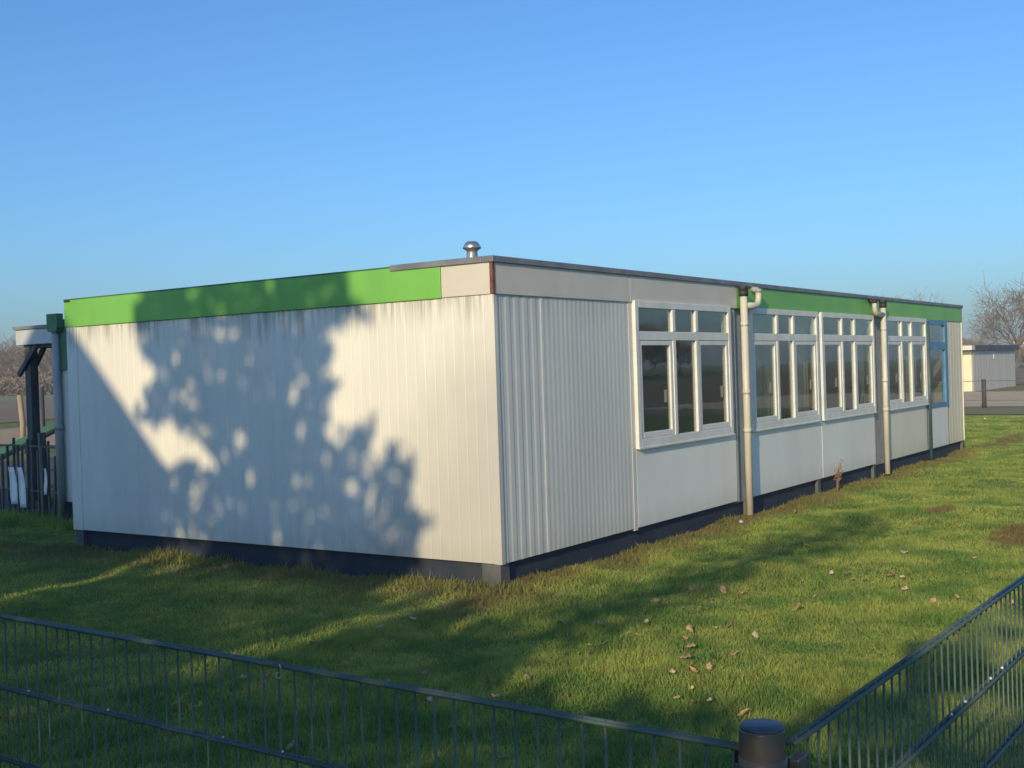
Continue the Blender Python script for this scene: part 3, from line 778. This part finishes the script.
# the big leafy tree behind the photographer
crown = [(4.11,3.32),(4.41,2.71),(4.54,2.44),(4.58,2.32),(4.37,2.07),(4.27,1.82),(4.28,1.71),(4.45,1.63),(4.58,1.51),(4.55,1.41),(3.93,1.36),(3.54,1.3),(3.46,1.14),(3.13,1.06),(3.2,.84),(3.44,.86),(3.52,.96),(3.82,.98),(4.16,.86),(4.3,.7),(4.3,.2),(4.05,.16),(3.6,.16),(3.55,-.2),(2.29,-.2),(1.2,-.2),(1.0,.1),(.94,.32),(.85,.43),(.78,.54),(.86,.71),(1.05,.83),(.91,.92),(.84,1.03),(1.1,1.03),(1.14,1.22),(1.19,1.04),(1.33,.97),(1.52,.9),(1.44,1.13),(1.36,1.32),(1.58,1.25),(1.61,1.37),(1.76,1.23),(1.91,1.14),(1.91,1.29),(1.87,1.44),(1.87,1.59),(1.75,1.7),(1.86,1.85),(1.88,1.95),(1.82,2.05),(1.89,2.13),(1.84,2.22),(1.7,2.29),(1.51,2.3),(1.37,2.29),(1.41,2.42),(1.83,2.5),(1.64,2.56),(1.56,2.68),(1.66,3.0),(2.8,3.33)]
holes = [(4.48,1.55,.08,.08,.9),(4.46,1.37,.09,.12,.95),(4.09,1.39,.10,.12,.9),(3.74,1.59,.09,.10,.9),(3.95,2.04,.06,.11,.9),(3.22,1.87,.09,.08,.95),(3.48,1.8,.05,.07,.8),(3.69,2.14,.07,.09,.7),(3.13,2.26,.08,.13,.8),(3.73,.65,.09,.13,.9),(3.97,.26,.08,.11,.95),(3.68,.27,.07,.11,.85),(2.11,2.32,.06,.10,.9),(2.22,2.2,.05,.08,.9),(2.19,1.76,.06,.07,.9),(1.93,1.83,.07,.07,.85),(1.35,.8,.07,.08,.7),(2.3,1.17,.06,.08,.5),(1.35,.51,.09,.16,.6),(1.56,.3,.05,.07,.5),(1.12,.36,.06,.07,.8),(2.0,1.7,.07,.06,.5),(2.9,1.95,.05,.06,.4)]
lt = thing('leafy_tree', 'large leafy tree behind the photographer shading the blind wall', 'tree')
XT0, XT1 = -15.4, -12.9
leaves(crown_points(crown, holes, 2700, XT0, XT1), .056, M['foliage'], 'crown', lt)
tb = MB(); cx_ = -14.1; yb = 2.75+cx_*TA
tb.tube([(cx_,yb,-.1),(cx_+.05,yb+.05,1.6),(cx_,yb,3.6),(cx_,yb,5.4),(cx_,yb-.1,6.9)], [.26,.22,.19,.13,.04], 10)
for k, (u, v_) in enumerate(((4.2,2.2),(3.9,1.7),(1.9,1.9),(1.3,.8),(2.2,2.7),(3.4,2.7),(1.7,.4))):
    z0 = 5.3+.12*k
    tb.tube([(cx_,yb,z0),(cx_+.3*(-1)**k,(yb+u+cx_*TA)/2,(z0+v_-cx_*TE)/2+.1),(cx_+.5*(-1)**k,u+cx_*TA,v_-cx_*TE)], [.09,.06,.02], 6)
tb.build('trunk', M['bark'], lt)
# unseen hedge added on this side, top and gaps shaped to shade the lawn
def hedge_pts(n):
    u = rng.uniform(-5.2, 5.0, n); v_ = rng.uniform(-4.35, .3, n)
    top = np.interp(u, [-5,-4,-3.4,-3.2,-2.6,-2,-1.3,-1,-.5,0,.3,1,5.2], [.30,.12,-.1,-.5,-.86,-.88,-.84,-.80,-.42,-.26,-.22,-.22,-.24])
    top = top+.07*np.sin(u*5.1)+.05*np.sin(u*13+1)
    k = v_ < top+.08-np.abs(rng.normal(0, .13, n))
    k &= ~((np.abs(u-4.13) < .10) & (v_ > -.82))                      # slits where low sun slips through
    k &= ~((np.abs(u-(.25-.66*v_)) < .15) & (v_ > -1.1) & (rng.uniform(0,1,n) < .8))
    k &= ~((u < -2.9) & (np.sin(u*9+v_*5)+np.sin(v_*11-u*4) > .35) & (v_ > -1.0))
    u, v_ = u[k], v_[k]; x = rng.uniform(-12.6, -11.6, len(u))
    return np.stack([x, u+x*TA, v_-x*TE], -1)
hd = thing('shade_hedge', 'tall ragged hedge added unseen behind the photographer to shade the lawn', 'hedge')
leaves(hedge_pts(70000), .065, M['foliage'], 'foliage', hd)
# slender bushes whose shadows mottle the lawn on the right
def bush(label, u0, v1, wid, n, xc, dens=1.):
    v_ = rng.uniform(-3.2, v1, n); tt = (v1-v_)/(v1+3.2)
    u = u0 + rng.normal(0, 1, n)*wid*np.clip(tt*2.2, .12, 1)
    clump = np.sin(u*9+v_*5)+np.sin(v_*11-u*4)
    k = clump > -.9*dens
    u, v_ = u[k], v_[k]; x = xc+rng.uniform(-.5, .5, len(u))
    o = thing('tall_bush', label, 'bush', (0,0,0), 'bushes behind the photographer')
    leaves(np.stack([x, u+x*TA, v_-x*TE], -1), .06, M['foliage'], 'foliage', o)
    MB().tube([(xc,u0+xc*TA,-.1),(xc,u0+xc*TA,max(.5,v1-xc*TE-.5))], [.06,.02], 6).build('stem', M['bark'], o)
# low limb of the leafy tree reaching out over the hedge
tt = rng.uniform(0, 1, 1500)
lu = -.2-2.5*tt+rng.normal(0, .2, 1500); lv = -1.3+3.15*tt+rng.normal(0, .22, 1500)
leaves(np.stack([-12.8+rng.uniform(-.4,.4,1500), lu+(-12.8)*TA, lv+12.8*TE], -1), .06, M['foliage'], 'limb_foliage', lt)
MB().tube([(-12.8, q[0]-12.8*TA, q[1]+12.8*TE) for q in ((.9,-1.6),(-.2,-1.3),(-1.5,.34),(-2.7,1.85))], [.09,.07,.05,.02], 6).build('limb', M['bark'], lt)
# neighbouring gabled house
TEh = TE; xh = -16.5
ev = (4.22, .80); rd_ = (8.4, 4.98)
hs = thing('gabled_house', 'brick house with steep gable behind the photographer', 'house')
ye, ze = ev[0]+xh*TA, ev[1]-xh*TE; yr, zr = rd_[0]+xh*TA, rd_[1]-xh*TE
MB().poly([(xh,ye,0),(xh,ye,ze-.05),(xh,yr,zr-.05),(xh,2*yr-ye,ze-.05),(xh,2*yr-ye,0)], (-9,0,0)).build('wall', M['brick'], hs)
rf = MB(); dz = .14
rf.poly([(xh+.25,ye-.02,ze-.02-.1),(xh+.25,yr,zr-.1),(xh+.25,yr,zr+dz-.1),(xh+.25,ye-.12,ze+.02-.1)], (-9.5,0,0))
rf.poly([(xh+.25,2*yr-ye,ze-.1),(xh+.25,yr,zr-.1),(xh+.25,yr,zr+dz-.1),(xh+.25,2*yr-ye+.15,ze-.1)], (-9.5,0,0))
rf.build('roof', M['tile'], hs)
MB().box(xh+.005, xh+.06, yr-.7, yr+.7, 5.0, 6.2).build('window', M['frame'], hs)

# thin winter air
hz = bpy.data.materials.new('thin_air'); hz.use_nodes = True
hn = hz.node_tree; hn.nodes.remove(hn.nodes['Principled BSDF'])
pv = hn.nodes.new('ShaderNodeVolumePrincipled'); pv.inputs['Density'].default_value = .0008
pv.inputs['Color'].default_value = (.86, .92, 1, 1); pv.inputs['Anisotropy'].default_value = 0
hn.links.new(pv.outputs[0], hn.nodes['Material Output'].inputs['Volume'])
hb = stuff(MB().box(-930, 960, -930, 960, -1.0, 17.0).build('haze', hz)); hb['label'] = 'thin pale air over the fields'

# evergreen hedge on the horizon right of the shed
hh = thing('field_hedge', 'low green hedge on the horizon right of the shed', 'hedge')
n = 9000; u = rng.uniform(0, 1, n); P = np.stack([235+rng.uniform(-1,1,n), 25+u*34, rng.uniform(0, 2.5, n)+.15*np.sin(u*60)], -1)
leaves(P, .35, M['foliage'], 'foliage', hh)

# ------------------------------------------------------------------ small things on the lawn
def leaf_mesh(seed, mat):
    rd = random.Random(seed); b = MB(); L_ = .055; n = 6
    for i in range(n+1):
        t_ = i/n; w_ = .019*math.sin(math.pi*min(1, t_*1.02))**.7*(1+.35*math.sin(t_*15+seed))
        z = .012+.018*math.sin(t_*3+seed)+.004*rd.random()
        b.v += [(t_*L_-L_/2, -w_, z+.010), (t_*L_-L_/2, 0, z), (t_*L_-L_/2, w_, z+.008)]
    for i in range(n):
        for k in (0, 1): a = 3*i+k; b.f.append((a, a+1, a+4, a+3))
    return b.build('fallen_leaf', mat, None, True, solid=.0012)
protos = [leaf_mesh(s_, M[m_]) for s_, m_ in ((1,'dry_leaf'),(2,'dry_leaf'),(3,'pale_leaf'),(4,'dry_leaf'))]
spots = []
for cx_, cy_, n_, sp in ((-1.1,-1.75,7,.28),(-.25,-1.7,7,.25),(-1.75,-2.55,6,.2),(-1.0,-2.4,5,.3),(-2.2,-3.1,6,.25),(1.1,-3.0,5,.5),(1.9,-3.2,4,.5),(.6,-2.0,6,.7),(-2.6,-1.3,3,.4),(-1.6,.4,4,.5),(-3.2,-.6,4,.8),(2.5,-2.0,6,1.0),(5.5,-1.6,5,1.5),(-3.5,-2.6,6,.8)):
    for i in range(n_): spots.append((cx_+rr.gauss(0,sp), cy_+rr.gauss(0,sp)))
lab = 'small curled tan dead leaf lying on the lawn'
for i, (x, y) in enumerate(spots):
    o = protos[i] if i < 4 else protos[i % 4].copy()
    if i >= 4: COL.objects.link(o)
    sc = rr.uniform(.6, 1.25)
    o.location = (x, y, float(hgt(x, y))+.028); o.rotation_euler = (rr.uniform(-.5,.5), rr.uniform(-.5,.5), rr.uniform(0,6.28)); o.scale = (sc, sc, sc)
    tag(o, lab, 'leaf', 'dead leaves scattered on the lawn')
def stone(x, y, s_, label):
    b = MB(); b.lathe((0,0,0), [(.3*s_,0),(.95*s_,.25*s_),(1.0*s_,.6*s_),(.6*s_,1.05*s_),(.15*s_,1.15*s_)], 9)
    rd = random.Random(int(x*100)); b.v = [(v[0]*(1+rd.uniform(-.15,.15)), v[1]*.75*(1+rd.uniform(-.15,.15)), v[2]*(1+rd.uniform(-.1,.1))) for v in b.v]
    o = b.build('stone', M['stone'], None, True); o.location = (x, y, float(hgt(x,y))+.02); tag(o, label, 'stone')
stone(4.15, -.28, .034, 'small white stone on the grass beside the first downpipe')
stone(1.1, 9.0, .05, 'white stone on the dark grass at the far left')
stone(26.4, 2.19, .05, 'pale stone on the far lawn near the field fence post')
wd = thing('dry_weed', 'reddish dry weed standing against the wall between the two downpipes', 'weed', (7.75, -.10, 0))
sm = MB(); hm = MB(); rd = random.Random(9)
for k in range(7):
    a = rd.uniform(0, 6.28); h = rd.uniform(.25, .45); e_ = (.10*math.cos(a), .05*math.sin(a)-.02, h)
    sm.tube([(0,0,-.02),(e_[0]*.4,e_[1]*.4,h*.55),e_], [.004,.003,.002], 5)
    for j in range(9): 
        t_ = .5+.5*j/8
        hm.tube([(e_[0]*t_,e_[1]*t_,h*t_),(e_[0]*t_+rd.uniform(-.05,.05),e_[1]*t_+rd.uniform(-.03,.03),h*t_+rd.uniform(0,.04))], [.003,.006], 4)
sm.build('stalk', M['weed'], wd); hm.build('seed_head', M['weed'], wd)
